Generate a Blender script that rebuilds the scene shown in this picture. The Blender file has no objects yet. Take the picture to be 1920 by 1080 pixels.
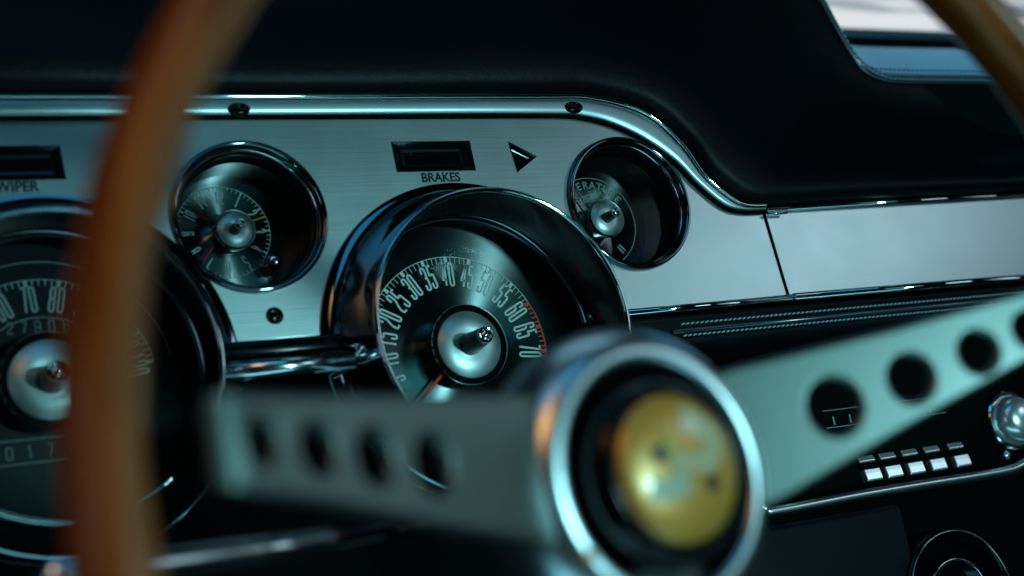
import bpy, bmesh, math, random
from mathutils import Vector, Matrix
R = math.radians
random.seed(4)
S = bpy.context.scene
col = S.collection
# ------------------------------------------------------------------ camera
cam = bpy.data.cameras.new('camera'); cam_o = bpy.data.objects.new('camera', cam); col.objects.link(cam_o)
cr = Vector((0.8829, -0.4341, -0.1793)); cd = Vector((-0.0582, 0.2776, -0.9589)); cf = Vector((0.4660, 0.8570, 0.2198))
mm = Matrix((cr, -cd, -cf)).transposed().to_4x4()
mm.translation = Vector((-0.2343, -0.7076, -0.2306))
cam_o.matrix_world = mm
cam.sensor_width = 36; cam.lens = 49.78; cam.clip_start = 0.02; cam.clip_end = 50
cam.dof.use_dof = True; cam.dof.focus_distance = 0.87; cam.dof.aperture_fstop = 4.8
cam.dof.aperture_blades = 0
S.camera = cam_o
S.render.resolution_x = 1024; S.render.resolution_y = 576
# ------------------------------------------------------------------ world
w = bpy.data.worlds.new('World'); S.world = w; w.use_nodes = True
wn = w.node_tree; bg = wn.nodes['Background']
bg.inputs[0].default_value = (0.10, 0.34, 0.42, 1); bg.inputs[1].default_value = 0.012
# ------------------------------------------------------------------ lamps
def area(name, loc, target, sx, sy, power, color, spread=180):
    l = bpy.data.lights.new(name, 'AREA'); l.shape = 'RECTANGLE'; l.size = sx; l.size_y = sy
    l.energy = power; l.color = color; l.spread = R(spread)
    o = bpy.data.objects.new(name, l); col.objects.link(o); o.location = loc
    o.rotation_euler = (Vector(target) - Vector(loc)).to_track_quat('-Z', 'Y').to_euler()
    return o
area('rear_window_light', (0.58, -2.3, 0.12), (0.1, 0, -0.1), 0.9, 0.36, 1.1, (0.13, 0.86, 0.92))
area('rear_lamp', (0.62, -1.80, -0.25), (0.12, 0, -0.05), 0.12, 0.12, 1.9, (0.40, 0.95, 1.0), 60)
area('passenger_window_light', (1.75, -1.60, 0.42), (0.35, 0, -0.05), 0.6, 0.38, 2.7, (0.60, 0.90, 1.0))
area('passenger_side_fill', (1.6, -0.55, 0.12), (0.0, -0.42, -0.18), 0.6, 0.5, 0.20, (0.60, 0.90, 1.0), 60)  # unseen dim fill, added to lift the left spoke
area('driver_window_light', (-1.15, -0.62, -0.02), (0.0, -0.3, -0.15), 0.3, 0.4, 0.9, (0.45, 0.75, 1.0))
area('driver_quarter_light', (-0.18, -0.80, 0.82), (0.0, -0.30, -0.17), 1.0, 0.36, 1.7, (0.08, 0.56, 1.0))
area('low_strip_fill', (-0.12, -0.58, -0.98), (0.05, -0.3, -0.12), 1.6, 0.22, 3.2, (0.30, 0.85, 1.0))  # unseen strip from below, placed and widened for highlights on hub and link bar
area('windscreen_light', (0.45, 0.10, 1.35), (0.05, -0.3, -0.15), 1.0, 0.4, 1.7, (0.38, 0.80, 1.0))
area('front_quarter_light', (1.42, 0.68, 0.80), (0.6, 0.1, 0.12), 0.6, 0.4, 0.24, (0.16, 0.60, 1.0), 70)
area('warm_rim_fill', (-0.50, -0.88, 0.42), (-0.17, -0.40, -0.15), 0.35, 0.35, 0.17, (1.0, 0.50, 0.17), 50)  # warm fill added to light the wooden rim
S.cycles.caustics_reflective = False; S.cycles.caustics_refractive = False
S.view_settings.view_transform = 'Standard'; S.view_settings.look = 'None'
S.view_settings.exposure = -0.65; S.view_settings.gamma = 1; S.view_settings.use_curve_mapping = False

# ------------------------------------------------------------------ materials
def mat(name, base, metal=0.0, rough=0.5, spec=0.5, coat=0.0, coat_rough=0.05, aniso=0.0, radial=False, bump=None, emis=None, tangent_axis='Y', rough_var=0.0, arot=0.0):
    m = bpy.data.materials.new(name); m.use_nodes = True; nt = m.node_tree; b = nt.nodes['Principled BSDF']
    b.inputs['Base Color'].default_value = (*base, 1); b.inputs['Metallic'].default_value = metal
    b.inputs['Roughness'].default_value = rough; b.inputs['Specular IOR Level'].default_value = spec
    b.inputs['Coat Weight'].default_value = coat; b.inputs['Coat Roughness'].default_value = coat_rough
    tc = nt.nodes.new('ShaderNodeTexCoord')
    if aniso:
        b.inputs['Anisotropic'].default_value = aniso
        b.inputs['Anisotropic Rotation'].default_value = arot
        t = nt.nodes.new('ShaderNodeTangent'); t.direction_type = 'RADIAL'; t.axis = tangent_axis
        nt.links.new(t.outputs[0], b.inputs['Tangent'])
    if bump:
        scale, strength, dist, detail = bump
        mp = nt.nodes.new('ShaderNodeMapping'); mp.inputs['Scale'].default_value = scale
        n = nt.nodes.new('ShaderNodeTexNoise'); n.inputs['Scale'].default_value = 1; n.inputs['Detail'].default_value = detail
        bp = nt.nodes.new('ShaderNodeBump'); bp.inputs['Strength'].default_value = strength; bp.inputs['Distance'].default_value = dist
        nt.links.new(tc.outputs['Object'], mp.inputs[0]); nt.links.new(mp.outputs[0], n.inputs['Vector'])
        nt.links.new(n.outputs['Fac'], bp.inputs['Height']); nt.links.new(bp.outputs[0], b.inputs['Normal'])
    if rough_var:
        n2 = nt.nodes.new('ShaderNodeTexNoise'); n2.inputs['Scale'].default_value = 35; n2.inputs['Detail'].default_value = 6
        mr = nt.nodes.new('ShaderNodeMapRange'); mr.inputs['To Min'].default_value = max(0.02, rough - rough_var); mr.inputs['To Max'].default_value = rough + rough_var
        nt.links.new(tc.outputs['Object'], n2.inputs['Vector']); nt.links.new(n2.outputs['Fac'], mr.inputs['Value']); nt.links.new(mr.outputs[0], b.inputs['Roughness'])
    if emis:
        b.inputs['Emission Color'].default_value = (*emis[0], 1); b.inputs['Emission Strength'].default_value = emis[1]
    return m
M = {}
M['alu'] = mat('brushed_aluminium', (0.56, 0.62, 0.64), 1, 0.32, rough_var=0.03, bump=((9, 700, 700), 0.07, 0.0004, 4))
M['alu_smooth'] = mat('satin_aluminium', (0.40, 0.47, 0.49), 1, 0.36)
M['spoke'] = mat('satin_spoke_metal', (0.185, 0.22, 0.21), 1, 0.40, rough_var=0.07, bump=((60, 60, 900), 0.10, 0.0004, 4))
M['chrome'] = mat('chrome', (0.72, 0.76, 0.80), 1, 0.045)
M['chrome_soft'] = mat('worn_chrome', (0.66, 0.72, 0.76), 1, 0.14)
M['black_gloss'] = mat('black_gloss', (0.0025, 0.003, 0.0045), 0, 0.16, 0.25)
M['black_matte'] = mat('black_matte', (0.0015, 0.002, 0.0025), 0, 0.7, 0.05)
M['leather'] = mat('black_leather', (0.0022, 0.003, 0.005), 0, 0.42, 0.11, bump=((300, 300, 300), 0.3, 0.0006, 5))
M['piping'] = mat('glossy_leather_piping', (0.02, 0.045, 0.065), 0, 0.28, 1.0, coat=1.0, coat_rough=0.2)
M['thread'] = mat('dark_blue_thread', (0.03, 0.06, 0.09), 0, 0.5)
M['dial'] = mat('turned_dial_metal', (0.34, 0.41, 0.42), 1, 0.155, aniso=0.97, arot=0.25)
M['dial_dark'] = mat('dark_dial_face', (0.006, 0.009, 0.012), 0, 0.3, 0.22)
M['cap'] = mat('spun_cap_metal', (0.52, 0.62, 0.63), 1, 0.40, aniso=0.5, arot=0.25)
M['ink'] = mat('pale_dial_ink', (0.72, 0.82, 0.80), 0, 0.5)
M['ink_dim'] = mat('dim_dial_ink', (0.30, 0.38, 0.38), 0, 0.5)
M['ink_faint'] = mat('faint_ink', (0.12, 0.15, 0.16), 0, 0.5)
M['needle_red'] = mat('bright_needle_red', (0.95, 0.05, 0.02), 0, 0.4)
M['ink_clock'] = mat('clock_ink', (0.5, 0.6, 0.58), 0, 0.5)
M['red'] = mat('red_paint', (0.75, 0.05, 0.02), 0, 0.4)
M['yellow'] = mat('yellow_paint', (0.55, 0.50, 0.05), 0, 0.4)
M['black_ink'] = mat('black_print', (0.006, 0.008, 0.010), 0, 0.5, 0.3)
M['console'] = mat('dark_blue_console', (0.001, 0.004, 0.009), 0, 0.5, 0.12)
def wood():
    m = bpy.data.materials.new('varnished_wood'); m.use_nodes = True; nt = m.node_tree; b = nt.nodes['Principled BSDF']
    tc = nt.nodes.new('ShaderNodeTexCoord'); mp = nt.nodes.new('ShaderNodeMapping'); mp.inputs['Scale'].default_value = (14, 260, 14)
    n = nt.nodes.new('ShaderNodeTexNoise'); n.inputs['Scale'].default_value = 1; n.inputs['Detail'].default_value = 7; n.inputs['Distortion'].default_value = 0.6
    cr_ = nt.nodes.new('ShaderNodeValToRGB'); e = cr_.color_ramp.elements
    e[0].position = 0.3; e[0].color = (0.17, 0.036, 0.003, 1); e[1].position = 0.7; e[1].color = (0.42, 0.102, 0.009, 1)
    nt.links.new(tc.outputs['Object'], mp.inputs[0]); nt.links.new(mp.outputs[0], n.inputs['Vector']); nt.links.new(n.outputs['Fac'], cr_.inputs[0])
    nt.links.new(cr_.outputs[0], b.inputs['Base Color']); b.inputs['Roughness'].default_value = 0.4
    b.inputs['Coat Weight'].default_value = 0.3; b.inputs['Coat Roughness'].default_value = 0.2; b.inputs['Specular IOR Level'].default_value = 0.2
    return m
M['wood'] = wood()
def gold():
    m = mat('gold_emblem_enamel', (0.78, 0.38, 0.065), 0.3, 0.36, coat=0.8, coat_rough=0.22)
    return m
M['gold'] = gold()
M['cream'] = mat('cream_enamel_and_glare', (0.70, 0.60, 0.34), 0.0, 0.35, coat=1.0)
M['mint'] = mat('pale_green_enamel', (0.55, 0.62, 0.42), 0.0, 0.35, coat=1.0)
M['lemon'] = mat('lemon_enamel', (0.62, 0.55, 0.10), 0.2, 0.35, coat=1.0)
M['spot'] = mat('dark_blue_enamel', (0.02, 0.03, 0.05), 0.0, 0.35, coat=1.0)
def glass():
    m = bpy.data.materials.new('clear_lens'); m.use_nodes = True; nt = m.node_tree
    for n in list(nt.nodes): nt.nodes.remove(n)
    o = nt.nodes.new('ShaderNodeOutputMaterial'); mx = nt.nodes.new('ShaderNodeMixShader')
    t = nt.nodes.new('ShaderNodeBsdfTransparent'); g = nt.nodes.new('ShaderNodeBsdfGlossy'); g.inputs['Roughness'].default_value = 0.09
    f = nt.nodes.new('ShaderNodeFresnel'); f.inputs[0].default_value = 1.18
    nt.links.new(f.outputs[0], mx.inputs[0]); nt.links.new(t.outputs[0], mx.inputs[1]); nt.links.new(g.outputs[0], mx.inputs[2]); nt.links.new(mx.outputs[0], o.inputs[0])
    return m
M['glass'] = glass()
def daylight():
    m = mat('daylit_window', (0.02, 0.02, 0.02), 0, 0.3, emis=((1, 1, 1), 1.38)); nt = m.node_tree; b = nt.nodes['Principled BSDF']
    tc = nt.nodes.new('ShaderNodeTexCoord'); mp = nt.nodes.new('ShaderNodeMapping'); mp.inputs['Scale'].default_value = (3.2, 1, 34)
    n = nt.nodes.new('ShaderNodeTexNoise'); n.inputs['Scale'].default_value = 1; n.inputs['Detail'].default_value = 3; n.inputs['Distortion'].default_value = 0.4
    r = nt.nodes.new('ShaderNodeValToRGB'); e = r.color_ramp.elements
    e[0].position = 0.36; e[0].color = (0.10, 0.19, 0.25, 1); e[1].position = 0.52; e[1].color = (0.84, 0.88, 0.90, 1)
    nt.links.new(tc.outputs['Object'], mp.inputs[0]); nt.links.new(mp.outputs[0], n.inputs['Vector']); nt.links.new(n.outputs['Fac'], r.inputs[0]); nt.links.new(r.outputs[0], b.inputs['Emission Color'])
    return m
M['daylight'] = daylight()

# ------------------------------------------------------------------ helpers
def obj(name, bm, m, parent=None, smooth=True, loc=None):
    me = bpy.data.meshes.new(name)
    if isinstance(bm, bmesh.types.BMesh):
        bm.to_mesh(me); bm.free()
    else: me = bm
    if m is not None:
        me.materials.clear(); me.materials.append(m)
    if smooth:
        for p in me.polygons: p.use_smooth = True
    o = bpy.data.objects.new(name, me); col.objects.link(o)
    if loc: o.location = loc
    if parent: o.parent = parent
    return o
def thing(name, label, cat, loc=(0, 0, 0), group=None, mw=None):
    o = bpy.data.objects.new(name, None); col.objects.link(o); o.empty_display_size = 0.02
    if mw is not None: o.matrix_world = mw
    else: o.location = loc
    o['label'] = label; o['category'] = cat
    if group: o['group'] = group
    return o
def sharp(o, ang=35):
    me = o.data; bm = bmesh.new(); bm.from_mesh(me)
    for e in bm.edges:
        if len(e.link_faces) == 2 and e.calc_face_angle(0) > R(ang): e.smooth = False
    bm.to_mesh(me); bm.free(); return o
def lathe(profile, n=128, cx=0, cz=0, closed=False, a0=0, a1=360):
    """profile of (radius, y) revolved about the local y axis"""
    bm = bmesh.new(); rows = []; full = abs(a1 - a0 - 360) < 1e-6
    cnt = n if full else n + 1
    for (r, y) in profile:
        if r < 1e-7: rows.append([bm.verts.new((cx, y, cz))]); continue
        rows.append([bm.verts.new((cx + r * math.cos(R(a0 + (a1 - a0) * k / n)), y, cz + r * math.sin(R(a0 + (a1 - a0) * k / n)))) for k in range(cnt)])
    prs = list(zip(rows, rows[1:])) + ([(rows[-1], rows[0])] if closed else [])
    for a, b in prs:
        for k in range(n):
            k2 = (k + 1) % cnt
            if len(a) == 1 and len(b) == 1: continue
            if len(a) == 1: bm.faces.new((a[0], b[k2], b[k]))
            elif len(b) == 1: bm.faces.new((a[k], a[k2], b[0]))
            else: bm.faces.new((a[k], a[k2], b[k2], b[k]))
    bmesh.ops.recalc_face_normals(bm, faces=bm.faces)
    return bm
def tube(path, r, n=14, closed=False, ry=None, cap=True):
    """tube along a 3d path; r may be a list"""
    bm = bmesh.new(); P = [Vector(p) for p in path]; N = len(P); rows = []
    up = None
    for i, p in enumerate(P):
        if closed: d = (P[(i + 1) % N] - P[i - 1])
        else: d = P[min(i + 1, N - 1)] - P[max(i - 1, 0)]
        d.normalize()
        if up is None: up = Vector((0, 1, 0)) if abs(d.y) < 0.9 else Vector((0, 0, 1))
        s = d.cross(up).normalized(); up = s.cross(d).normalized()
        rr = r[i] if isinstance(r, (list, tuple)) else r
        q = ry if ry else rr
        rows.append([bm.verts.new(p + s * rr * math.cos(2 * math.pi * k / n) + up * q * math.sin(2 * math.pi * k / n)) for k in range(n)])
    prs = list(zip(rows, rows[1:])) + ([(rows[-1], rows[0])] if closed else [])
    for a, b in prs:
        for k in range(n): bm.faces.new((a[k], a[(k + 1) % n], b[(k + 1) % n], b[k]))
    if not closed and cap:
        bm.faces.new(rows[0]); bm.faces.new(rows[-1])
    bmesh.ops.recalc_face_normals(bm, faces=bm.faces)
    return bm
def spline(pts, n=12):
    P = [Vector(p) for p in pts]; out = []
    for i in range(len(P) - 1):
        p0 = P[max(i - 1, 0)]; p1 = P[i]; p2 = P[i + 1]; p3 = P[min(i + 2, len(P) - 1)]
        for k in range(n):
            t = k / n
            out.append(0.5 * ((2 * p1) + (-p0 + p2) * t + (2 * p0 - 5 * p1 + 4 * p2 - p3) * t * t + (-p0 + 3 * p1 - 3 * p2 + p3) * t ** 3))
    out.append(P[-1]); return out
def loft(rows, flip=False):
    bm = bmesh.new(); V = [[bm.verts.new(p) for p in r] for r in rows]
    for a, b in zip(V, V[1:]):
        for k in range(len(a) - 1): bm.faces.new((a[k], a[k + 1], b[k + 1], b[k]))
    bmesh.ops.recalc_face_normals(bm, faces=bm.faces)
    return bm
def plate_mesh(splines, ext, bevel=0.0, mw=None, res=3, off=0.0):
    """closed 2d outlines (first = outer, rest = holes) -> solid plate mesh, local xy -> world xz by default"""
    cu = bpy.data.curves.new('c', 'CURVE'); cu.dimensions = '2D'; cu.fill_mode = 'BOTH'
    cu.extrude = ext; cu.bevel_depth = bevel; cu.bevel_resolution = res; cu.offset = off
    for sp in splines:
        s = cu.splines.new('POLY'); s.points.add(len(sp) - 1)
        for i, (x, y) in enumerate(sp): s.points[i].co = (x, y, 0, 1)
        s.use_cyclic_u = True
    o = bpy.data.objects.new('c', cu); col.objects.link(o)
    dg = bpy.context.evaluated_depsgraph_get(); dg.update()
    me = bpy.data.meshes.new_from_object(o.evaluated_get(dg))
    bpy.data.objects.remove(o); bpy.data.curves.remove(cu)
    me.transform(mw if mw is not None else XZ)
    return me
XZ = Matrix(((1, 0, 0, 0), (0, 0, -1, 0), (0, 1, 0, 0), (0, 0, 0, 1)))   # local z -> world -y (towards the driver)
def circle2(cx, cy, r, n=96, a0=0, a1=360):
    full = abs(a1 - a0) == 360
    return [(cx + r * math.cos(R(a0 + (a1 - a0) * k / n)), cy + r * math.sin(R(a0 + (a1 - a0) * k / n))) for k in range(n if full else n + 1)]
def text_mesh(body, size, bold=0.0, sx=1.0, depth=0.0001):
    cu = bpy.data.curves.new('t', 'FONT'); cu.body = body; cu.size = size; cu.offset = bold; cu.extrude = depth
    cu.align_x = 'CENTER'; cu.align_y = 'CENTER'
    o = bpy.data.objects.new('t', cu); col.objects.link(o)
    dg = bpy.context.evaluated_depsgraph_get(); dg.update()
    me = bpy.data.meshes.new_from_object(o.evaluated_get(dg))
    bpy.data.objects.remove(o); bpy.data.curves.remove(cu)
    me.transform(XZ @ Matrix.Diagonal((sx, 1, 1, 1))); return me
# condensed numerals drawn as strokes in a 1 x 3 box
def rnd(pts, r=0.42, closed=False):
    P = [Vector(p) for p in pts]; out = []; N = len(P)
    for i, p in enumerate(P):
        if not closed and i in (0, N - 1): out.append(p); continue
        a = P[i - 1] - p; b = P[(i + 1) % N] - p; rr = min(r, a.length * 0.48, b.length * 0.48)
        a = p + a.normalized() * rr; b = p + b.normalized() * rr
        for k in range(7):
            t = k / 6; out.append(a * (1 - t) ** 2 + p * 2 * t * (1 - t) + b * t * t)
    return out
DG = {
 '0': [('c', [(0, 0), (1, 0), (1, 3), (0, 3)])],
 '1': [('o', [(0.2, 2.5), (0.55, 3), (0.55, 0)], 0.05)],
 '2': [('o', [(0, 2.1), (0, 3), (1, 3), (1, 1.8), (0, 0.75), (0, 0), (1.02, 0)], 0.35)],
 '3': [('o', [(0, 2.25), (0, 3), (1, 3), (1, 1.62), (0.4, 1.62)]), ('o', [(0.4, 1.58), (1, 1.58), (1, 0), (0, 0), (0, 0.75)])],
 '4': [('o', [(0.78, 0), (0.78, 3), (0, 1.0), (0, 0.78), (1.15, 0.78)], 0.05)],
 '5': [('o', [(1, 3), (0.08, 3), (0.02, 1.75)], 0.04), ('o', [(0.02, 1.72), (1, 1.9), (1, 0), (0, 0), (0, 0.75)])],
 '6': [('o', [(1, 2.3), (1, 3), (0, 3), (0, 0), (1, 0), (1, 1.8), (0.05, 1.8)])],
 '7': [('o', [(0, 3), (1, 3), (0.4, 0)], 0.04)],
 '8': [('c', [(0, 0), (1, 0), (1, 1.58), (0, 1.58)]), ('c', [(0.04, 1.62), (0.96, 1.62), (0.96, 3), (0.04, 3)])],
 '9': [('o', [(0, 0.7), (0, 0), (1, 0), (1, 3), (0, 3), (0, 1.2), (0.95, 1.2)])],
}
def digits_into(bm, s, cx, cz, ang, h, y, stroke=0.3, wide=1.0, gap=0.62, flip=0.0):
    """numerals centred at (cx,cz); ang = direction of the numeral's up, degrees"""
    k = h / 3; up = Vector((math.cos(R(ang)), 0, math.sin(R(ang)))); rt = Vector((math.sin(R(ang)), 0, -math.cos(R(ang))))
    W = len(s) * wide + (len(s) - 1) * gap; x0 = -W / 2; lay = 0
    for ch in s:
        for st in DG[ch]:
            closed = st[0] == 'c'; P = rnd(st[1], st[2] if len(st) > 2 else 0.42, closed); N = len(P); L = []; Rr = []
            for i, p in enumerate(P):
                if closed: d = P[(i + 1) % N] - P[i - 1]
                else: d = P[min(i + 1, N - 1)] - P[max(i - 1, 0)]
                d = Vector((d[0], d[1])); d.normalize(); nn = Vector((-d[1], d[0])) * stroke / 2
                for sgn, lst in ((1, L), (-1, Rr)):
                    X = (x0 + p[0] * wide + sgn * nn[0]) * k; Z = (p[1] - 1.5 + sgn * nn[1]) * k
                    v = rt * X + up * Z; lst.append(bm.verts.new((cx + v.x, y - lay * 0.00003, cz + v.z)))
            for i in range(N if closed else N - 1):
                j = (i + 1) % N; bm.faces.new((L[i], L[j], Rr[j], Rr[i]))
            lay += 1
        x0 += wide + gap
def tick_into(bm, cx, cz, ang, r0, r1, wdt, y):
    d = Vector((math.cos(R(ang)), 0, math.sin(R(ang)))); s = Vector((-d.z, 0, d.x)) * wdt / 2; c = Vector((cx, y, cz))
    bm.faces.new([bm.verts.new(c + d * r0 - s), bm.verts.new(c + d * r1 - s), bm.verts.new(c + d * r1 + s), bm.verts.new(c + d * r0 + s)])
def arc_into(bm, cx, cz, r0, r1, a0, a1, y, n=90):
    pr = None
    for k in range(n + 1):
        a = R(a0 + (a1 - a0) * k / n); v = (bm.verts.new((cx + r0 * math.cos(a), y, cz + r0 * math.sin(a))), bm.verts.new((cx + r1 * math.cos(a), y, cz + r1 * math.sin(a))))
        if pr: bm.faces.new((pr[0], pr[1], v[1], v[0]))
        pr = v
def box_into(bm, x0, x1, y0, y1, z0, z1):
    r = bmesh.ops.create_cube(bm, size=1)
    for v in r['verts']: v.co = Vector(((x0 + x1) / 2 + v.co.x * (x1 - x0), (y0 + y1) / 2 + v.co.y * (y1 - y0), (z0 + z1) / 2 + v.co.z * (z1 - z0)))
def box(x0, x1, y0, y1, z0, z1, bev=0.0, seg=3):
    bm = bmesh.new(); box_into(bm, x0, x1, y0, y1, z0, z1)
    if bev: bmesh.ops.bevel(bm, geom=bm.edges[:], offset=bev, segments=seg, profile=0.5, affect='EDGES')
    return bm

# ------------------------------------------------------------------ dashboard
TX, TZ, PR = 0.1228, -0.0779, 0.0773          # tachometer pod
SX = -0.1108                                   # speedometer pod
dash = thing('dashboard', 'brushed metal dashboard with chrome mouldings and black padded leather top', 'dashboard')
RB = 0.0925
curve = [(0.2000, 0.0567), (0.2243, 0.0546), (0.2535, 0.0447), (0.2778, 0.0282), (0.2938, 0.0097), (0.3108, -0.0052), (0.3250, -0.0100), (0.3436, -0.0108)]
cv = [(v.x, v.y) for v in spline([(a, b, 0) for a, b in curve], 8)]
zb = -0.068
at = math.degrees(math.asin((zb - TZ) / RB))
out = [(-0.34, 0.0552)] + [(-0.1, 0.0560)] + cv + [(0.3482, -0.0655)]
out += circle2(TX, TZ, RB, 80, at, 180 - at) + circle2(SX, TZ, RB, 80, at, 180 - at) + [(-0.34, zb)]
holes = [circle2(0, 0, 0.0415), circle2(0.2427, 0, 0.0415)]
rect_b = [(0.0898, 0.0241), (0.1415, 0.0241), (0.1405, 0.0425), (0.0898, 0.0425)]
rect_w = [(-0.150, 0.0241), (-0.0945, 0.0241), (-0.0957, 0.0425), (-0.150, 0.0425)]
rect_b = [(0.0907, 0.0241), (0.1410, 0.0241), (0.1403, 0.0425), (0.0902, 0.0425)]
tri = [(0.1663, 0.0417), (0.1686, 0.0222), (0.1838, 0.0319)]
me = plate_mesh([out] + holes + [rect_b, rect_w, tri, circle2(0.0055, -0.0558, 0.0046, 32)], 0.0006, 0.0006, XZ @ Matrix.Translation((0, 0, -0.0012)))
face = sharp(obj('face_panel', me, M['alu'], dash), 50)
out2 = [(0.3462, -0.0103), (0.66, -0.0050), (0.66, -0.0640), (0.3502, -0.0655)]
face2 = sharp(obj('face_panel', plate_mesh([out2], 0.0008, 0.0007, XZ @ Matrix.Translation((0, 0, -0.0014))), M['alu'], dash), 50)
face2['label'] = 'brighter plain panel on the passenger side of the seam'
# printed words
o = obj('lettering', text_mesh('BRAKES', 0.0078, 0.00022, 0.93, 0.00002), M['black_ink'], face, False, loc=(0.1175, -0.0002, 0.0199))
o = obj('lettering', text_mesh('WIPER', 0.0078, 0.00022, 0.93, 0.00002), M['black_ink'], face, False, loc=(-0.1188, -0.0002, 0.0203))
# indicator windows
def scale2(pts, k):
    cx = sum(p[0] for p in pts) / len(pts); cy = sum(p[1] for p in pts) / len(pts)
    return [(cx + (x - cx) * k[0], cy + (y - cy) * k[1]) for x, y in pts]
def lamp(name, pts, k1, k2, mark=True):
    bm = bmesh.new(); rings = []
    seq = [(pts, (1.02, 1.03), 0.0002), (pts, (1.0, 1.0), -0.0006), (pts, (0.985, 0.96), -0.0006), (pts, k1, 0.0035), (pts, (k1[0] * 0.985, k1[1] * 0.96), 0.0028), (pts, k2, 0.0030), (pts, (k2[0] * 0.98, k2[1] * 0.92), 0.006)]
    for p, k, y in seq: rings.append([bm.verts.new((a, y, b)) for a, b in scale2(p, k)])
    for a, b in zip(rings, rings[1:]):
        for i in range(len(a)): bm.faces.new((a[i], a[(i + 1) % len(a)], b[(i + 1) % len(a)], b[i]))
    bmesh.ops.recalc_face_normals(bm, faces=bm.faces)
    f = obj(name, bm, M['lampframe'], dash, False)
    bm = bmesh.new(); bm.faces.new([bm.verts.new((a, 0.005, b)) for a, b in scale2(pts, (k2[0], k2[1]))])
    obj('lens', bm, M['black_gloss'], f, False)
    return f
M['lampframe'] = mat('dark_gloss_frame', (0.04, 0.05, 0.055), 0.9, 0.18)
lamp('warning_lamp', rect_b, (0.80, 0.62), (0.70, 0.40))
lamp('warning_lamp', rect_w, (0.86, 0.62), (0.80, 0.40))
lamp('turn_arrow_lamp', tri, (0.68, 0.68), (0.50, 0.50))
obj('plug', lathe([(0.0047, 0.001), (0.0048, -0.0004), (0.0040, -0.0009), (0.0035, 0.0012), (0.0018, 0.0006), (0, 0.0002)], 40), M['black_gloss'], dash, loc=(0.0055, 0, -0.0558))

# top moulding: tilted aluminium strip following the panel outline
inner = [(-0.34, 0.0567), (0.0, 0.0578), (0.18, 0.0583), (0.2243, 0.0562), (0.2545, 0.0460), (0.2790, 0.0293), (0.2952, 0.0107), (0.3120, -0.0042), (0.3260, -0.0086), (0.3436, -0.0090)]
outer = [(-0.34, 0.0660), (0.0, 0.0672), (0.18, 0.0686), (0.2275, 0.0680), (0.2652, 0.0575), (0.2882, 0.0361), (0.3003, 0.0150), (0.3150, 0.0005), (0.3270, -0.0062), (0.3436, -0.0073)]
ii = spline([(a, 0, b) for a, b in inner], 14); oo = spline([(a, 0, b) for a, b in outer], 14)
rows = []
for t, y in ((0.0, 0.004), (0.0, -0.0034), (0.07, -0.0042), (0.35, -0.0046), (0.7, -0.0048), (0.93, -0.0046), (1.0, -0.0038)):
    rows.append([a.lerp(b, t) + Vector((0, y, 0)) for a, b in zip(ii, oo)])
mould = sharp(obj('top_moulding', loft(rows), M['alu_smooth'], dash), 70)
obj('chrome_edge', tube([p + Vector((0, -0.0058, 0.0006)) for p in oo], 0.0011, 10), M['chrome'], mould)
obj('shadow_groove', tube([p + Vector((0.0, -0.0022, -0.0006)) for p in ii], 0.0013, 8), M['black_matte'], mould)
for sx_, sz_ in ((0.0010, 0.0608), (0.2140, 0.0622)):
    s = obj('screw', lathe([(0.0062, 0.002), (0.0062, -0.0004), (0.0052, -0.0012), (0.0030, -0.0016), (0.0022, -0.0004), (0, -0.0004)], 40), M['black_gloss'], dash, loc=(sx_, -0.0050, sz_))
    s.rotation_euler = (R(-8), 0, 0); s.scale = (1, 1, 0.62)
# passenger side chrome beads and lower bead
bm = tube([(0.3455, -0.003, -0.0086), (0.66, -0.003, -0.0035)], 0.0018, 14); obj('chrome_bead', bm, M['chrome'], dash)
bm = tube([(0.3450, -0.004, -0.0118), (0.3600, -0.0045, -0.0116)], 0.0010, 10); obj('chrome_bead', bm, M['chrome_soft'], dash)
pts = [(0.196, -0.0035, -0.0706), (0.3486, -0.0035, -0.0690)]
obj('lower_bead', tube(pts, 0.0024, 16), M['chrome'], dash)
obj('lower_bead', tube([(0.3500, -0.0040, -0.0685), (0.66, -0.0040, -0.0668)], 0.0026, 16), M['chrome'], dash)
obj('seam_gasket', tube([(0.3446, 0.0002, -0.0100), (0.3490, 0.0002, -0.0665)], 0.0012, 8), M['black_matte'], dash)
# link bar between the pods
M['bar_chrome'] = mat('bar_chrome', (0.80, 0.86, 0.90), 1, 0.20)
obj('link_bar', tube([(-0.0330, -0.014, -0.0868), (0.0400, -0.014, -0.0872)], 0.0052, 28), M['bar_chrome'], dash)
bm = bmesh.new(); bmesh.ops.create_uvsphere(bm, u_segments=24, v_segments=16, radius=0.0046, matrix=Matrix.Translation((0.0440, -0.020, -0.0835)))
lb = obj('bar_joint', bm, M['chrome'], dash)
obj('joint_clip', tube([(0.0380, -0.018, -0.0800), (0.0440, -0.021, -0.0790), (0.0475, -0.022, -0.0700)], 0.0008, 8), M['chrome'], lb)
bm = box(-0.030, 0.045, -0.010, 0.02, -0.0800, -0.0700, 0.003); obj('channel', bm, M['black_gloss'], dash)
# backing under everything
obj('backing', box(-0.40, 0.70, 0.045, 0.07, -0.45, -0.066), M['black_matte'], dash, False)
obj('backing', box(-0.40, 0.70, 0.045, 0.07, -0.0655, 0.06), M['black_matte'], dash, False)

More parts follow.
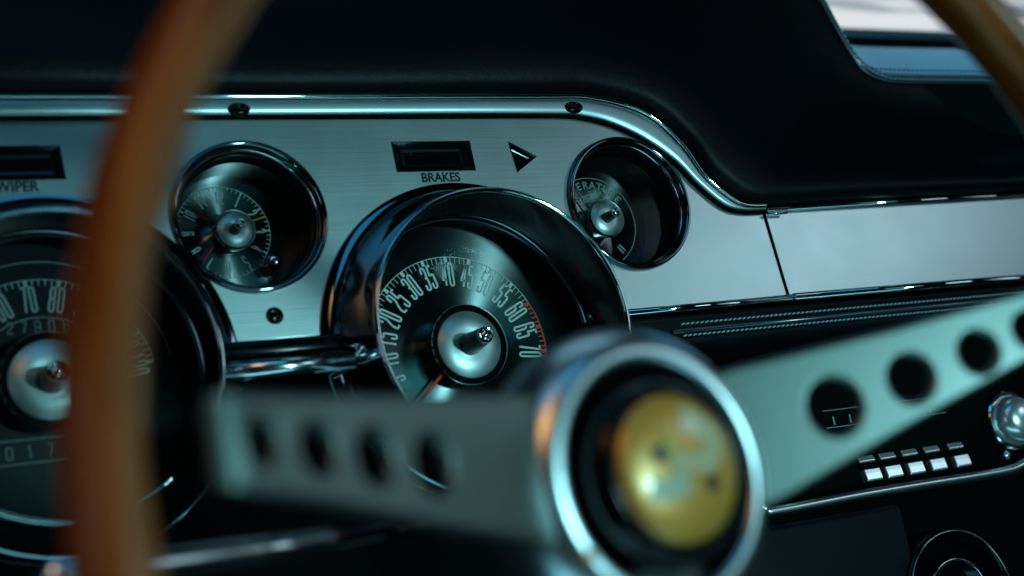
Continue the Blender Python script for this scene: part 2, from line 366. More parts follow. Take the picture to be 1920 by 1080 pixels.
# padded leather hood
B = spline([(-0.34, 0, 0.0664), (0.0, 0, 0.0676), (0.18, 0, 0.0695), (0.2275, 0, 0.0692), (0.2662, 0, 0.0590), (0.2892, 0, 0.0375), (0.3013, 0, 0.0165), (0.3160, 0, 0.0022), (0.3300, 0, -0.0050), (0.3500, 0, -0.0062), (0.42, 0, -0.0050), (0.52, 0, -0.0035), (0.66, 0, -0.0015)], 10)
T = spline([(-0.34, 0, 0.36), (-0.15, 0, 0.36), (0.05, 0, 0.36), (0.20, 0, 0.36), (0.30, 0, 0.35), (0.375, 0, 0.33), (0.42, 0, 0.27), (0.4500, 0, 0.205), (0.4640, 0, 0.1650), (0.4740, 0, 0.1360), (0.4860, 0, 0.1110), (0.5020, 0, 0.1010), (0.5300, 0, 0.0985), (0.66, 0, 0.0990)], 10)
rows = []
prof = [(0.0, 0.004), (0.0, -0.006), (0.008, -0.011), (0.03, -0.0145), (0.08, -0.0150), (0.18, -0.010), (0.32, 0.002), (0.5, 0.014), (0.7, 0.022), (0.86, 0.024), (0.95, 0.023), (0.985, 0.026), (1.0, 0.036)]
for t, y in prof:
    row = []
    for i, (a, b) in enumerate(zip(B, T)):
        p = a.lerp(b, t); row.append(p + Vector((0, y + 0.0025 * math.sin(p.x * 23 + 1) * math.sin(t * 3.1), 0)))
    rows.append(row)
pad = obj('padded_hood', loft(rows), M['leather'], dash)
pad.modifiers.new('s', 'SUBSURF').levels = 1; pad.modifiers['s'].render_levels = 2
# stitches along the hood edge
def stitches(path, step, ln, r, y):
    bm = bmesh.new(); P = [Vector(p) for p in path]; acc = 0.0; d_on = True; nxt = 0
    for a, b in zip(P, P[1:]):
        L = (b - a).length; t = nxt
        while t < L:
            c = a.lerp(b, t / L); d = (b - a).normalized(); nn = Vector((0, 1, 0)).cross(d)
            q0 = c - d * ln / 2 + nn * ln * 0.12; q1 = c + d * ln / 2 - nn * ln * 0.12; m_ = tube([q0 + Vector((0, y + 0.0004, 0)), c + Vector((0, y - 0.0002, 0)), q1 + Vector((0, y + 0.0004, 0))], r, 6)
            tmp = bpy.data.meshes.new('x'); m_.to_mesh(tmp); m_.free(); bm.from_mesh(tmp); bpy.data.meshes.remove(tmp)
            t += step
        nxt = t - L
    return bm
edge = [p for p in T if p.x > 0.36]
inset = [p + Vector((-0.0035, 0, -0.0025)) for p in edge]
M['stitch'] = mat('blue_grey_thread', (0.38, 0.55, 0.65), 0, 0.45)
obj('stitching', stitches(inset, 0.0042, 0.0030, 0.00060, 0.0215), M['stitch'], pad)
obj('seam_fold', tube([p + Vector((-0.0052, 0.0232, -0.0042)) for p in edge], 0.0007, 8), M['piping'], pad)
obj('piping', tube([p + Vector((0.0035, 0.034, 0.0050)) for p in edge], 0.0024, 14), M['piping'], pad)
# dash top behind the hood edge
E1 = [p + Vector((0.0065, 0.042, 0.0110)) for p in edge]
rows = [[p + Vector((0.004, -0.006, -0.004)) for p in E1]] + [[p + Vector((0.13 * t, 0.15 * t, 0.094 * t + 0.004 * math.sin(math.pi * t))) for p in E1] for t in (0, 0.08, 0.2, 0.4, 0.6, 0.8, 0.95, 1.0)] + [[p + Vector((0.134, 0.158, 0.090)) for p in E1]]
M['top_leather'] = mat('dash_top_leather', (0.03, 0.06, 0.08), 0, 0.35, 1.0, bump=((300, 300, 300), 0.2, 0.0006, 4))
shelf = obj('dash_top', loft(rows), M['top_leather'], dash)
obj('stitching', stitches([p + Vector((0.0055, 0.006, 0.0060)) for p in E1], 0.0046, 0.0032, 0.0006, 0.0), M['thread'], shelf)
# lower padded roll with double stitching
rows = []
for y, z in ((0.004, -0.0722), (-0.003, -0.0730), (-0.004, -0.0765), (0.002, -0.0820), (0.0, -0.0860), (-0.001, -0.0900), (0.004, -0.0960), (0.012, -0.1020)):
    rows.append([Vector((x, y, z + (x - 0.35) * 0.006)) for x in [0.19 + 0.47 * k / 40 for k in range(41)]])
roll = obj('lower_roll', loft(rows), M['leather'], dash)
for z0, z1 in ((-0.0795, -0.0770), (-0.0868, -0.0845)):
    obj('stitching', stitches([(0.262, 0, z0), (0.40, 0, (z0 + z1) / 2), (0.66, 0, z1)], 0.0036, 0.0026, 0.0006, -0.0022), M['stitch'], roll)
obj('piping', tube([(0.255, 0.0, -0.0836), (0.40, -0.001, -0.0825), (0.66, -0.002, -0.0805)], 0.0016, 12), M['piping'], roll)

# ------------------------------------------------------------------ gauges
def knob_tip(parent, y0, y1, r0, r1, rt):
    """dark shaft from y0 to y1 with a chrome tip"""
    s = sharp(obj('spindle', lathe([(r0, y0), (r0 * 0.97, y0 - 0.002), (r1, y1), (0, y1)], 40), M['shaft'], parent))
    t = sharp(obj('tip', lathe([(rt * 0.8, y1 + 0.0006), (rt, y1), (rt, y1 - rt * 0.55), (rt * 0.90, y1 - rt * 0.72), (rt * 0.78, y1 - rt * 0.70), (rt * 0.55, y1 - rt * 0.35), (0, y1 - rt * 0.9)], 40), M['chrome'], s), 30)
M['shaft'] = mat('grey_spindle', (0.05, 0.07, 0.08), 0.4, 0.35)
def pod(t, ph, yd):
    o = sharp(obj('housing', lathe([(0.0945, 0.001), (0.0940, -0.0015), (0.0900, -0.0020), (0.0870, -0.0045), (0.0845, -0.009), (0.0815, -0.016), (0.0795, -0.6 * ph), (0.0780, -0.85 * ph), (PR, -ph + 0.004)], 160), M['chrome_dark'], t), 60)
    obj('rim', lathe([(PR, -ph + 0.004), (PR + 0.0006, -ph + 0.002), (PR + 0.0002, -ph), (PR - 0.0012, -ph - 0.0006), (PR - 0.0022, -ph + 0.0004), (PR - 0.0022, -ph + 0.002)], 160), M['chrome'], t)
    sharp(obj('inner_sleeve', lathe([(PR - 0.0022, -ph + 0.002), (0.0752, 0.0), (0.0757, 0.004), (0.0738, 0.006), (0.0740, 0.008), (0.0775, 0.0085), (0.0777, yd)], 160), M['black_gloss'], t), 30)
    obj('retaining_ring', lathe([(0.0757, 0.0030), (0.0742, 0.0040), (0.0738, 0.0060)], 160), M['dark_ring'], t)
M['chrome_dark'] = mat('darkened_chrome', (0.17, 0.20, 0.23), 1, 0.07)  # plain chrome, the dark surroundings it mirrors put into the base colour
M['dark_ring'] = mat('dark_ring', (0.15, 0.18, 0.2), 1, 0.15)
def dial_bm(r, depth, n=160):
    return lathe([(0, 0.0), (r * 0.3, 0.0), (r * 0.55, 0.0), (r * 0.8, 0.0), (r, 0.0)], n)
CONE = 0.0
def cone(o, r0=0.0571, k=CONE):
    for v in o.data.vertices: v.co.y += k * (math.hypot(v.co.x, v.co.z) - r0)
    return o
def cap(t, y, r, back, ring=0.0016):
    """spun centre cap facing the driver at depth y"""
    c = sharp(obj('centre_cap', lathe([(r * 0.80, y + back), (r * 0.98, y + 0.003), (r, y + 0.0008), (r - 0.0006, y - 0.0004), (r - 0.0011, y + 0.0005), (r - 0.0012, y + 0.0030)], 96), M['cap_rim'], t), 50)
    f = obj('cap_face', lathe([(r - ring * 2.3, y + 0.0015), (r - ring * 2.5, y + 0.0007), (r * 0.4, y + 0.0007), (0, y + 0.0008)], 96), M['cap'], c)
    obj('cap_groove', lathe([(r - 0.0010, y + 0.0024), (r - ring * 2.5, y + 0.0024)], 96), M['black_matte'], c)
    return c
M['cap_rim'] = mat('cap_rim_metal', (0.45, 0.52, 0.54), 1, 0.12)

# tachometer
tach = thing('tachometer', 'large deep-set round gauge numbered 25 to 70 with a red needle, beside the wheel hub', 'gauge', (TX, 0, TZ))
pod(tach, 0.0401, 0.0264)
d = cone(obj('dial', dial_bm(0.0777, 0), M['dial'], tach, loc=(0, 0.0264, 0)))
bm = bmesh.new()
ANG = lambda u: 89.0 - (u - 40) * 3.13
for u in range(0, 60):
    M_ = u % 5 == 0
    tick_into(bm, 0, 0, ANG(u), 0.0571 - (0.0032 if M_ else 0.0040), 0.0572, 0.0021 if M_ else 0.00035, -0.0003)
arc_into(bm, 0, 0, 0.0570, 0.0574, ANG(60), ANG(-1), -0.00035)
for u in range(5, 71, 5): digits_into(bm, str(u), 0.0463 * math.cos(R(ANG(u))), 0.0463 * math.sin(R(ANG(u))), ANG(u), 0.0136, -0.0003, stroke=0.27, wide=0.53, gap=0.45)
cone(obj('dial_numerals', bm, M['ink'], d, False))
bm = bmesh.new()
arc_into(bm, 0, 0, 0.0567, 0.0576, ANG(71), ANG(60), -0.00045)
for u in range(60, 72): tick_into(bm, 0, 0, ANG(u), 0.0535, 0.0572, 0.0024 if u % 5 == 0 else 0.0008, -0.0005)
cone(obj('red_zone', bm, M['red'], d, False))
o = obj('needle', tube([(0, 0, 0), (0.060 * math.cos(R(-140)), 0, 0.060 * math.sin(R(-140)))], [0.0013, 0.0008], 8), M['needle_red'], tach, loc=(0, 0.0170, 0))
cp = cap(tach, 0.0106, 0.0241, 0.014, 0.0018)
knob_tip(cp, 0.0125, -0.0080, 0.0068, 0.0050, 0.0047)
obj('lens', lathe([(0.0738, 0.0), (0.060, -0.0004), (0.04, -0.0006), (0.0052, -0.0008)], 128), M['glass'], tach, loc=(0, 0.0058, 0))

# speedometer
sp = thing('speedometer', 'large round gauge showing 70 and 80, half hidden behind the wooden wheel rim', 'gauge', (SX, 0, TZ))
pod(sp, 0.0298, 0.0264)
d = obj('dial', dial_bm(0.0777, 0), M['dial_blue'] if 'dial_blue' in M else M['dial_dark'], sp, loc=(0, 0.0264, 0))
bm = bmesh.new()
ANS = lambda u: 95.0 - (u - 70) * 1.72
for u in range(0, 121, 2): tick_into(bm, 0, 0, ANS(u), 0.0535 if u % 10 else 0.0530, 0.0565, 0.0020 if u % 10 == 0 else 0.0006, -0.0003)
arc_into(bm, 0, 0, 0.0564, 0.0569, ANS(120), ANS(0), -0.00035)
for u in range(0, 121, 10): digits_into(bm, str(u), 0.0462 * math.cos(R(ANS(u))), 0.0462 * math.sin(R(ANS(u))), ANS(u), 0.0130, -0.0003, stroke=0.27, wide=0.53, gap=0.45)
arc_into(bm, 0, 0, 0.0362, 0.0366, 30, 150, -0.0003)
arc_into(bm, 0, 0, 0.0660, 0.0664, 10, 170, -0.0003)
obj('dial_numerals', bm, M['ink_dim'], d, False)
bm = bmesh.new()
for k, ch in enumerate('27908'): digits_into(bm, ch, -0.0145 + 0.0068 * k, 0.0316, 90, 0.0058, -0.0003, stroke=0.4, wide=1.3)
obj('odometer_digits', bm, M['ink_faint'], d, False); bm = bmesh.new()
for k, ch in enumerate('0172'): digits_into(bm, ch, -0.021 + 0.0098 * k, -0.0325, 90, 0.0062, -0.0003, stroke=0.4, wide=1.3)
obj('odometer_digits', bm, M['ink_faint'], d, False)
fr = plate_mesh([[(-0.032, -0.0385), (0.032, -0.0385), (0.032, -0.0258), (-0.032, -0.0258)], [(-0.0312, -0.0377), (0.0312, -0.0377), (0.0312, -0.0266), (-0.0312, -0.0266)]], 0.0003, 0)
obj('odometer_frame', fr, M['ink_faint'], d, False)
cp = cap(sp, 0.0089, 0.0250, 0.015, 0.0019)
knob_tip(cp, 0.0108, -0.0060, 0.0075, 0.0055, 0.0052)
obj('lens', lathe([(0.0738, 0.0), (0.04, -0.0006), (0.0056, -0.0008)], 96), M['glass'], sp, loc=(0, 0.0058, 0))

M['sleeve_black'] = mat('satin_black_sleeve', (0.002, 0.0025, 0.003), 0, 0.35, 0.08)
def small_gauge(t, yd, ccx, ccz):
    obj('bezel', lathe([(0.0412, 0.0012), (0.0428, -0.0004), (0.0434, -0.0018), (0.0430, -0.0034), (0.0418, -0.0042), (0.0404, -0.0036), (0.0396, -0.0018), (0.0394, 0.001)], 160), M['chrome_dark'], t)
    sharp(obj('inner_sleeve', lathe([(0.0394, 0.001), (0.0385, 0.004), (0.0380, 0.0045), (0.0378, 0.012), (0.0366, 0.014), (0.0372, 0.018), (0.0372, yd)], 128), M['sleeve_black'], t), 30)
    obj('sleeve_ring', lathe([(0.0394, 0.0012), (0.0388, 0.0016), (0.0386, 0.0028)], 128), M['chrome_soft'], t)
clock = thing('clock', 'round clock dial with a yellow second hand, left of the BRAKES warning window', 'clock', (0, 0, 0))
small_gauge(clock, 0.037, 0, 0)
CX, CZ = -0.0045, 0.0035
d = obj('dial', lathe([(0, 0), (0.02, 0), (0.046, 0)], 128), M['dial'], clock, loc=(CX, 0.0368, CZ))
bm = bmesh.new()
for k in range(60):
    tick_into(bm, 0, 0, 90 - 6 * k, 0.0248 if k % 5 else 0.0245, 0.0268, 0.0009 if k % 5 == 0 else 0.00035, -0.0003)
arc_into(bm, 0, 0, 0.0268, 0.0271, 0, 360, -0.0003, 128)
for k in range(1, 13): digits_into(bm, str(k), 0.0205 * math.cos(R(90 - 30 * k)), 0.0205 * math.sin(R(90 - 30 * k)), 90 - 30 * k, 0.0068, -0.0003, stroke=0.34, wide=0.66, gap=0.56)
obj('dial_numerals', bm, M['ink_clock'], d, False)
def hand(a, r0, r1, wd, m, y):
    bm = bmesh.new(); c = math.cos(R(a)); s = math.sin(R(a))
    obj('hand', tube([(r0 * c, 0, r0 * s), (r1 * c, 0, r1 * s)], wd, 6), m, clock, loc=(CX, y, CZ))
M['red_dim'] = mat('deep_red_paint', (0.45, 0.03, 0.015), 0, 0.5)
hand(144, 0.0, 0.0185, 0.0007, M['red_dim'], 0.034); hand(17, 0.0, 0.0255, 0.0004, M['yellow'], 0.033); hand(229, 0.0, 0.0225, 0.0007, M['red'], 0.0335)
co = cap(clock, 0.0226, 0.0118, 0.012, 0.0007); co.location = (CX + 0.0028, 0, CZ - 0.0028)
knob_tip(co, 0.0245, 0.0145, 0.0036, 0.0028, 0.0030)
bm = lathe([(0, -0.002), (0.0030, -0.002), (0.0042, -0.0005), (0.0046, 0.003), (0.0046, 0.010), (0.0050, 0.012)], 40)
obj('setting_knob', bm, M['knobglass'] if 'knobglass' in M else M['chrome_soft'], clock, loc=(0.0185, 0.024, -0.0185))
obj('lens', lathe([(0.0378, 0.0), (0.02, -0.0004), (0, -0.0006)], 96), M['glass'], clock, loc=(0, 0.0120, 0))

temp = thing('temperature_gauge', 'round gauge lettered TEMPERATURE at the right end of the instrument panel', 'gauge', (0.2427, 0, 0))
small_gauge(temp, 0.042, 0, 0)
d = obj('dial', lathe([(0, 0), (0.02, 0), (0.046, 0)], 128), M['dial'], temp, loc=(-0.001, 0.0415, 0.0015))
bm = bmesh.new(); arc_into(bm, 0, 0, 0.0300, 0.0305, -60, 140, -0.0003)
arc_into(bm, 0, 0, 0.0180, 0.0186, 95, 140, -0.0003, 20)
for a in (-52, -47): tick_into(bm, 0, 0, a, 0.0215, 0.0275, 0.0011, -0.0003)
lo = obj('dial_marks', bm, M['ink_dim'], d, False)
word = 'TEMPERATURE'
bm = bmesh.new()
for k, ch in enumerate(word):
    a = 152 - k * 11.6
    me_ = text_mesh(ch, 0.0072, 0.0001, 1.0, 0.00001)
    me_.transform(Matrix.Translation((0.0252 * math.cos(R(a)), -0.0003, 0.0252 * math.sin(R(a)))) @ Matrix.Rotation(R(90 - a), 4, 'Y'))
    bm.from_mesh(me_); bpy.data.meshes.remove(me_)
obj('lettering', bm, M['ink_dim'], d, False)
co = cap(temp, 0.0270, 0.0128, 0.014, 0.0006)
knob_tip(co, 0.0288, 0.0180, 0.0036, 0.0026, 0.0027)
obj('needle', tube([(0, 0, 0), (0.026 * math.cos(R(118)), 0, 0.026 * math.sin(R(118)))], 0.0006, 6), M['ink_dim'], temp, loc=(0, 0.038, 0))
obj('lens', lathe([(0.0378, 0.0), (0.02, -0.0004), (0, -0.0006)], 96), M['glass'], temp, loc=(0, 0.0120, 0))

# ------------------------------------------------------------------ radio
M['trim_metal'] = mat('satin_trim_metal', (0.80, 0.84, 0.86), 1, 0.30)
radio = thing('radio', 'black push-button radio with chrome keys, below the padded dash and seen through the spoke', 'radio', (0.40, 0, -0.15))
def rl(*a): return Vector(a) - Vector((0.40, 0, -0.15))
o = obj('faceplate', box(-0.118, 0.14, 0.0, 0.014, -0.045, 0.042, 0.003), M['black_matte'], radio)
tr = spline([(0.2865, -0.004, -0.1935), (0.2905, -0.005, -0.1985), (0.2990, -0.006, -0.2003), (0.36, -0.006, -0.1992), (0.42, -0.006, -0.1990), (0.480, -0.006, -0.1992), (0.5040, -0.006, -0.1972), (0.5250, -0.006, -0.1880), (0.5420, -0.006, -0.1650), (0.5480, -0.006, -0.12)], 8)
obj('chrome_trim', tube([p - Vector((0.40, 0, -0.15)) for p in tr], 0.0032, 16), M['trim_metal'], radio)
M['key'] = mat('satin_key_chrome', (0.95, 0.96, 0.97), 0.8, 0.26)
kx = [0.3800, 0.3975, 0.4165, 0.4357, 0.4570]
bx_ = 0.0064
def prism(prof, w):
    bm = bmesh.new(); A = [bm.verts.new((-w, y, z)) for y, z in prof]; Bv = [bm.verts.new((w, y, z)) for y, z in prof]
    for i in range(len(prof)): j = (i + 1) % len(prof); bm.faces.new((A[i], A[j], Bv[j], Bv[i]))
    bm.faces.new(A); bm.faces.new(Bv[::-1]); bmesh.ops.recalc_face_normals(bm, faces=bm.faces)
    bmesh.ops.bevel(bm, geom=bm.edges[:], offset=0.0004, segments=2, profile=0.5, affect='EDGES')
    return bm
kp = [(0.002, 0.0085), (-0.0042, 0.0080), (-0.0058, 0.0046), (-0.0054, 0.0040), (-0.0045, 0.0034), (-0.0050, -0.0006), (-0.0076, -0.0008), (-0.0082, -0.0036), (-0.0089, -0.0078), (-0.0080, -0.0086), (0.002, -0.0088)]
for i, x in enumerate(kx):
    k = obj('push_button', prism([(y + (0.0035 if y < 0 else 0), z) for y, z in kp], bx_), M['key'], radio, False, loc=rl(x, 0, -0.1830))
    k.rotation_euler = (0, R(-0.5), 0)
    obj('insert', prism([(0.0, 0.0040), (-0.0019, 0.0038), (-0.0024, -0.0006), (0.0, -0.0010)], bx_ + 0.0002), M['black_matte'], k, False)
def radio_knob(x, z):
    k = sharp(obj('knob', lathe([(0.0205, 0.001), (0.0205, -0.0035), (0.0195, -0.0045), (0.0175, -0.0045), (0.0165, -0.0035)], 96), M['chrome_soft'], radio, loc=rl(x, 0, z)), 40)
    obj('knob_dome', lathe([(0.0165, -0.0035), (0.0155, -0.010), (0.0135, -0.0135), (0.010, -0.0158), (0.005, -0.0170), (0, -0.0173)], 96), M['key'], k)
radio_knob(0.5107, -0.166); radio_knob(0.3270, -0.166)
f = obj('tuning_dial', plate_mesh([[(0.345, -0.1535), (0.462, -0.1535), (0.462, -0.1285), (0.345, -0.1285)]], 0.0008, 0.0006, Matrix.Translation((-0.40, -0.001, 0.15)) @ XZ), M['black_matte'], radio, False)
bm = bmesh.new()
fx = [(-0.0525, 0.0010), (-0.0525, -0.0010)]
for k in range(7): tick_into(bm, -0.040 + 0.0135 * k, 0.0078, 90, 0, 0.0055, 0.0012, -0.0027)
box_into(bm, -0.047, 0.055, -0.0026, -0.0024, 0.0062, 0.0067); box_into(bm, -0.047, 0.055, -0.0026, -0.0024, 0.0172, 0.0176)
obj('dial_marks', bm, M['ink_dim'], f, False).location = (0, 0, -0.011)
obj('badge', lathe([(0, -0.0012), (0.003, -0.001), (0.0034, 0)], 24), M['chrome_soft'], radio, loc=rl(0.5015, -0.0005, -0.1885))

# console below and round vent
con = obj('console', box(0.24, 0.383, -0.02, 0.012, -0.34, -0.209, 0.004), M['console'], None)
con['label'] = 'plain dark blue console side panel below the chrome-trimmed radio'; con['category'] = 'console'
vent = thing('air_vent', 'round black vent with two thin chrome rings at the bottom right corner', 'vent', (0.412, -0.02, -0.272))
obj('shell', lathe([(0.0440, 0.03), (0.0440, 0.0), (0.0425, -0.003), (0.0405, -0.003), (0.0395, 0.0), (0.037, 0.02), (0, 0.02)], 96), M['black_gloss'], vent)
obj('ring', lathe([(0.0420, -0.0030), (0.0413, -0.0038), (0.0405, -0.0030), (0.0413, -0.0022)], 96, closed=True), M['brass'] if 'brass' in M else M['chrome_soft'], vent)
obj('ring', lathe([(0.0250, 0.000), (0.0238, -0.0016), (0.0226, 0.0), (0.0238, 0.0016)], 96, closed=True), M['chrome_soft'], vent)
obj('vane', lathe([(0.0238, 0.0), (0.018, 0.006), (0, 0.006)], 64), M['black_gloss'], vent)

# ------------------------------------------------------------------ steering wheel (local: x right, y towards dash, z up)
n_ = Vector((0.1163, -0.9932, -0.0031)).normalized(); u_ = Vector((0.9932, 0.1161, 0)).normalized(); v_ = u_.cross(-n_)
if v_.z < 0: v_ = -v_
WM = Matrix((u_, -n_, v_)).transposed().to_4x4(); WM.translation = Vector((0.0116, -0.3973, -0.1980))
wheel = thing('steering_wheel', 'three-spoke steering wheel with a wooden rim, drilled metal spokes and gold centre emblem', 'steering wheel', mw=WM)
bm = bmesh.new(); N = 240; K = 28; rows = []
for i in range(N):
    a = 2 * math.pi * i / N
    wv = 0.0003 * math.sin(a * 28)
    rows.append([bm.verts.new(((0.19 + (0.0082 + wv) * math.cos(t)) * math.cos(a), 0.0115 * math.sin(t), (0.19 + (0.0082 + wv) * math.cos(t)) * math.sin(a))) for t in [2 * math.pi * k / K for k in range(K)]])
for i in range(N):
    a = rows[i]; b = rows[(i + 1) % N]
    for k in range(K): bm.faces.new((a[k], a[(k + 1) % K], b[(k + 1) % K], b[k]))
bmesh.ops.recalc_face_normals(bm, faces=bm.faces)
rim = obj('rim', bm, M['wood'], wheel)
def spoke(name, outline, holes, ang, mirror=1):
    # local 2d x = radial distance u, mapped on to a slope from (.04, depth .063) to (.185, depth 0)
    sl = math.atan2(0.063, 0.145); c = math.cos(sl)
    cu = [(x / c, y) for x, y in outline]
    hs = [[(cx / c + r * math.cos(t), cy + r * math.sin(t)) for t in [2 * math.pi * k / 48 for k in range(48)]] for cx, cy, r in holes]
    me = plate_mesh([cu] + hs, 0.0006, 0.0019, Matrix.Identity(4), 4, -0.0019)
    # 2d x -> slope direction, y -> +z, z -> towards driver (-y)
    ux = Vector((math.cos(sl), -math.sin(sl), 0)); uy = Vector((0, 0, 1)); uz = ux.cross(uy)
    if uz.y > 0: uz = -uz
    Mx = Matrix((ux, uy, uz)).transposed().to_4x4()
    # anchor: radial .04 -> y .063
    p = ux * (0.04 / c); Mx.translation = Vector((0.04, 0.063, 0)) - Vector((p.x, p.y, 0))
    me.transform(Mx)
    if mirror < 0: me.transform(Matrix.Diagonal((-1, 1, 1, 1))); me.flip_normals()
    me.transform(Matrix.Rotation(ang, 4, 'Y'))
    return sharp(obj(name, me, M['spoke'], wheel), 50)
def tip(outline2, mirror, ang=0):
    """flat outer end of a spoke, lying just behind the wooden rim"""
    bm = bmesh.new(); rows = []
    for (x, z0, z1, y) in outline2:
        rows.append([bm.verts.new((x * mirror, y, z)) for z in (z0, z0 + 0.001, z1 - 0.001, z1)])
    for a, b in zip(rows, rows[1:]):
        for k in range(3): bm.faces.new((a[k], a[k + 1], b[k + 1], b[k]))
    bmesh.ops.recalc_face_normals(bm, faces=bm.faces)
    r = bmesh.ops.solidify(bm, geom=bm.faces[:], thickness=0.003)
    bm.transform(Matrix.Rotation(ang, 4, 'Y'))
    return bm
rs = spoke('spoke', [(0.030, -0.019), (0.0513, -0.0126), (0.095, 0.0035), (0.1371, 0.0180), (0.160, 0.0245), (0.178, 0.0270), (0.1800, 0.0290), (0.180, 0.0460), (0.176, 0.0490), (0.160, 0.0462), (0.1433, 0.0425), (0.095, 0.0365), (0.0418, 0.0317), (0.030, 0.0300)],
      [(0.0708, 0.0134, 0.0092), (0.0973, 0.0187, 0.0079), (0.1215, 0.0239, 0.0069), (0.1410, 0.0290, 0.0060)], 0)
ls = spoke('spoke', [(0.025, -0.022), (0.0546, -0.0150), (0.095, -0.0080), (0.130, -0.0010), (0.1550, 0.0032), (0.1572, 0.0052), (0.1572, 0.0235), (0.1550, 0.0252), (0.130, 0.0258), (0.095, 0.0270), (0.0416, 0.0285), (0.025, 0.0285)],
      [(0.0911, 0.0078, 0.0078), (0.1131, 0.0102, 0.0069), (0.1322, 0.0124, 0.0061), (0.1496, 0.0144, 0.0052)], 0, -1)
ds = spoke('spoke', [(0.030, -0.024), (0.10, -0.018), (0.170, -0.0130), (0.180, -0.012), (0.180, 0.012), (0.170, 0.013), (0.10, 0.018), (0.030, 0.024)],
      [(0.0705, 0, 0.0088), (0.0973, 0, 0.0077), (0.1215, 0, 0.0068), (0.1400, 0, 0.006)], R(90))
k = sharp(obj('spoke_end', tip([(0.1560, 0.0042, 0.0246, 0.0110), (0.1572, 0.0042, 0.0248, 0.0088), (0.1622, 0.0046, 0.0245, 0.0090), (0.1634, 0.0052, 0.0240, 0.0100), (0.1640, 0.0055, 0.0236, 0.0140)], -1), M['spoke'], ls), 60)
obj('shaded_spoke_tip', tip([(0.1600, 0.0080, 0.0210, 0.0160), (0.1640, 0.0080, 0.0210, 0.0300), (0.176, 0.0080, 0.0210, 0.0300), (0.189, 0.0080, 0.0210, 0.0060)], -1), M['black_matte'], ls)  # outer spoke tip, the shadow on it put in as black
# hub: stepped chrome boss, black recess and gold button
def wl(r, d): return (r, d)
M['chrome_hub'] = mat('hub_chrome', (0.80, 0.86, 0.92), 1, 0.30)
hub = obj('hub', lathe([(0.030, 0.085), (0.0480, 0.086), (0.0490, 0.076), (0.0490, 0.0720), (0.0484, 0.0685), (0.0474, 0.0650), (0.0456, 0.0612), (0.0432, 0.0584), (0.0405, 0.0566), (0.0380, 0.0560), (0.0362, 0.0566), (0.0352, 0.0582), (0.0350, 0.0620)], 160), M['chrome_hub'], wheel)
hr = obj('hub_recess', lathe([(0.0351, 0.0615), (0.0346, 0.0660), (0.0330, 0.0670), (0.0315, 0.0640), (0.0296, 0.0570), (0.0275, 0.0520), (0.0255, 0.0498), (0.0240, 0.0492), (0.0231, 0.0500), (0.0230, 0.0530)], 160), M['black_gloss'], wheel)
hb = obj('horn_button', lathe([(0.0229, 0.0510), (0.0226, 0.0490), (0.0200, 0.0478), (0.015, 0.0465), (0.008, 0.0457), (0, 0.0454)], 96), M['gold'], wheel)
def dome_y(x, z):
    r = math.hypot(x, z); pr = [(0, 0.0454), (0.008, 0.0457), (0.015, 0.0465), (0.0200, 0.0478), (0.0226, 0.0490)]
    for (a, ya), (b, yb) in zip(pr, pr[1:]):
        if r <= b: return ya + (yb - ya) * (r - a) / (b - a)
    return 0.049
def emblem(name, pts, wd, m, lift):
    P = spline([(x, 0, z) for x, z in pts], 10); bm = bmesh.new(); pr = None
    for i, p in enumerate(P):
        d = P[min(i + 1, len(P) - 1)] - P[max(i - 1, 0)]; d.normalize(); s = Vector((-d.z, 0, d.x)); t = i / (len(P) - 1)
        ww = wd[0] + (wd[1] - wd[0]) * t; ww *= 0.5
        a = p + s * ww; b = p - s * ww
        q = [bm.verts.new((c.x, dome_y(c.x, c.z) - lift, c.z)) for c in (a, p, b)]
        if pr:
            for k in (0, 1): bm.faces.new((pr[k], pr[k + 1], q[k + 1], q[k]))
        pr = q
    bmesh.ops.recalc_face_normals(bm, faces=bm.faces)
    return obj(name, bm, m, hb)
emblem('emblem', [(0.0020, 0.0150), (0.0080, 0.0130), (0.0120, 0.0090), (0.0120, 0.0040), (0.0080, 0.0005), (0.002, 0.0010), (-0.0060, 0.0005)], (0.0085, 0.0060), M['cream'], 0.0004)  # upper right curve draws a pale reflection as colour, middle band is the mark
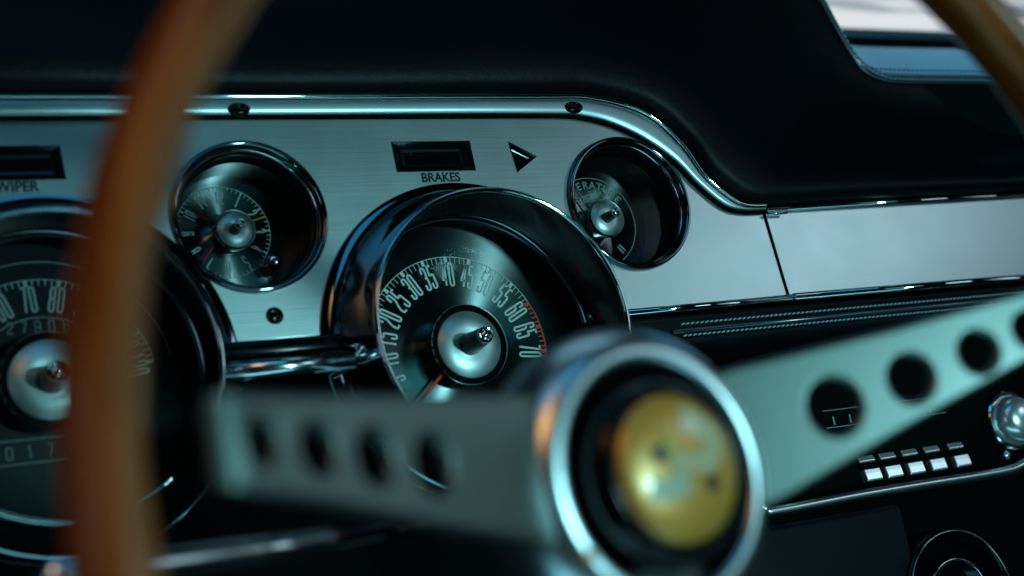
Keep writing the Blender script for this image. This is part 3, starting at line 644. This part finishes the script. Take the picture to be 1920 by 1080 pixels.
emblem('emblem', [(-0.0145, -0.0055), (-0.008, -0.0060), (0.0000, -0.0050)], (0.0075, 0.0060), M['mint'], 0.0004)
emblem('emblem', [(-0.0068, 0.0072), (-0.0030, 0.0070)], (0.0050, 0.0050), M['lemon'], 0.0007)
emblem('emblem', [(-0.0096, 0.0068), (-0.0088, 0.0020)], (0.0050, 0.0036), M['spot'], 0.0007)
emblem('emblem', [(0.0088, -0.0038), (0.0094, -0.0082)], (0.0050, 0.0042), M['spot'], 0.0004)
a = R(212)
b_ = obj('hub_screw', lathe([(0.0020, 0.002), (0.0020, -0.0003), (0.0013, -0.0009), (0, -0.0010)], 20), M['gold'], hub, loc=(0.0402 * math.cos(a), 0.0560, 0.0402 * math.sin(a)))

# turn signal lever
lv = thing('turn_signal_lever', 'chrome turn signal lever crossing the lower left behind the wooden rim', 'lever', (0, -0.2, -0.20))
o = obj('stalk', tube([(-0.165, -0.06, 0.0035), (-0.125, -0.02, 0.0060), (-0.085, -0.005, 0.0070), (-0.052, 0.006, 0.0078)], [0.0058, 0.0058, 0.0054, 0.0048], 24), mat('lever_chrome', (0.85, 0.90, 0.95), 1, 0.24), lv)

obj('stem', tube([(-0.056, 0.005, 0.0077), (0.02, 0.03, 0.0085)], 0.0038, 20), M['black_gloss'], lv)
# ------------------------------------------------------------------ background: door top and side window past the dash top

door = thing('door_top', 'blue-lit upper edge of the passenger door below the bright side window', 'door', (0.9, 0.35, 0.28))
obj('sill', box(-0.20, 0.30, -0.004, 0.02, -0.02, 0.0110, 0.004), M['console'], door)
obj('upper_rail', box(-0.20, 0.30, 0.006, 0.03, 0.0120, 0.0260, 0.005), mat('blue_lit_rail', (0.10, 0.24, 0.32), 0, 0.4), door)  # blue light on the rail is put into its base colour
win = thing('side_window', 'bright overexposed side window at the top right above the blue door edge', 'window', (1.07, 0.5, 0.40))
obj('pane', box(-0.25, 0.35, 0.0, 0.004, -0.06, 0.035), M['daylight'], win, False)
obj('frame', box(-0.25, 0.35, -0.01, 0.01, 0.035, 0.06, 0.003), M['black_matte'], win, False)
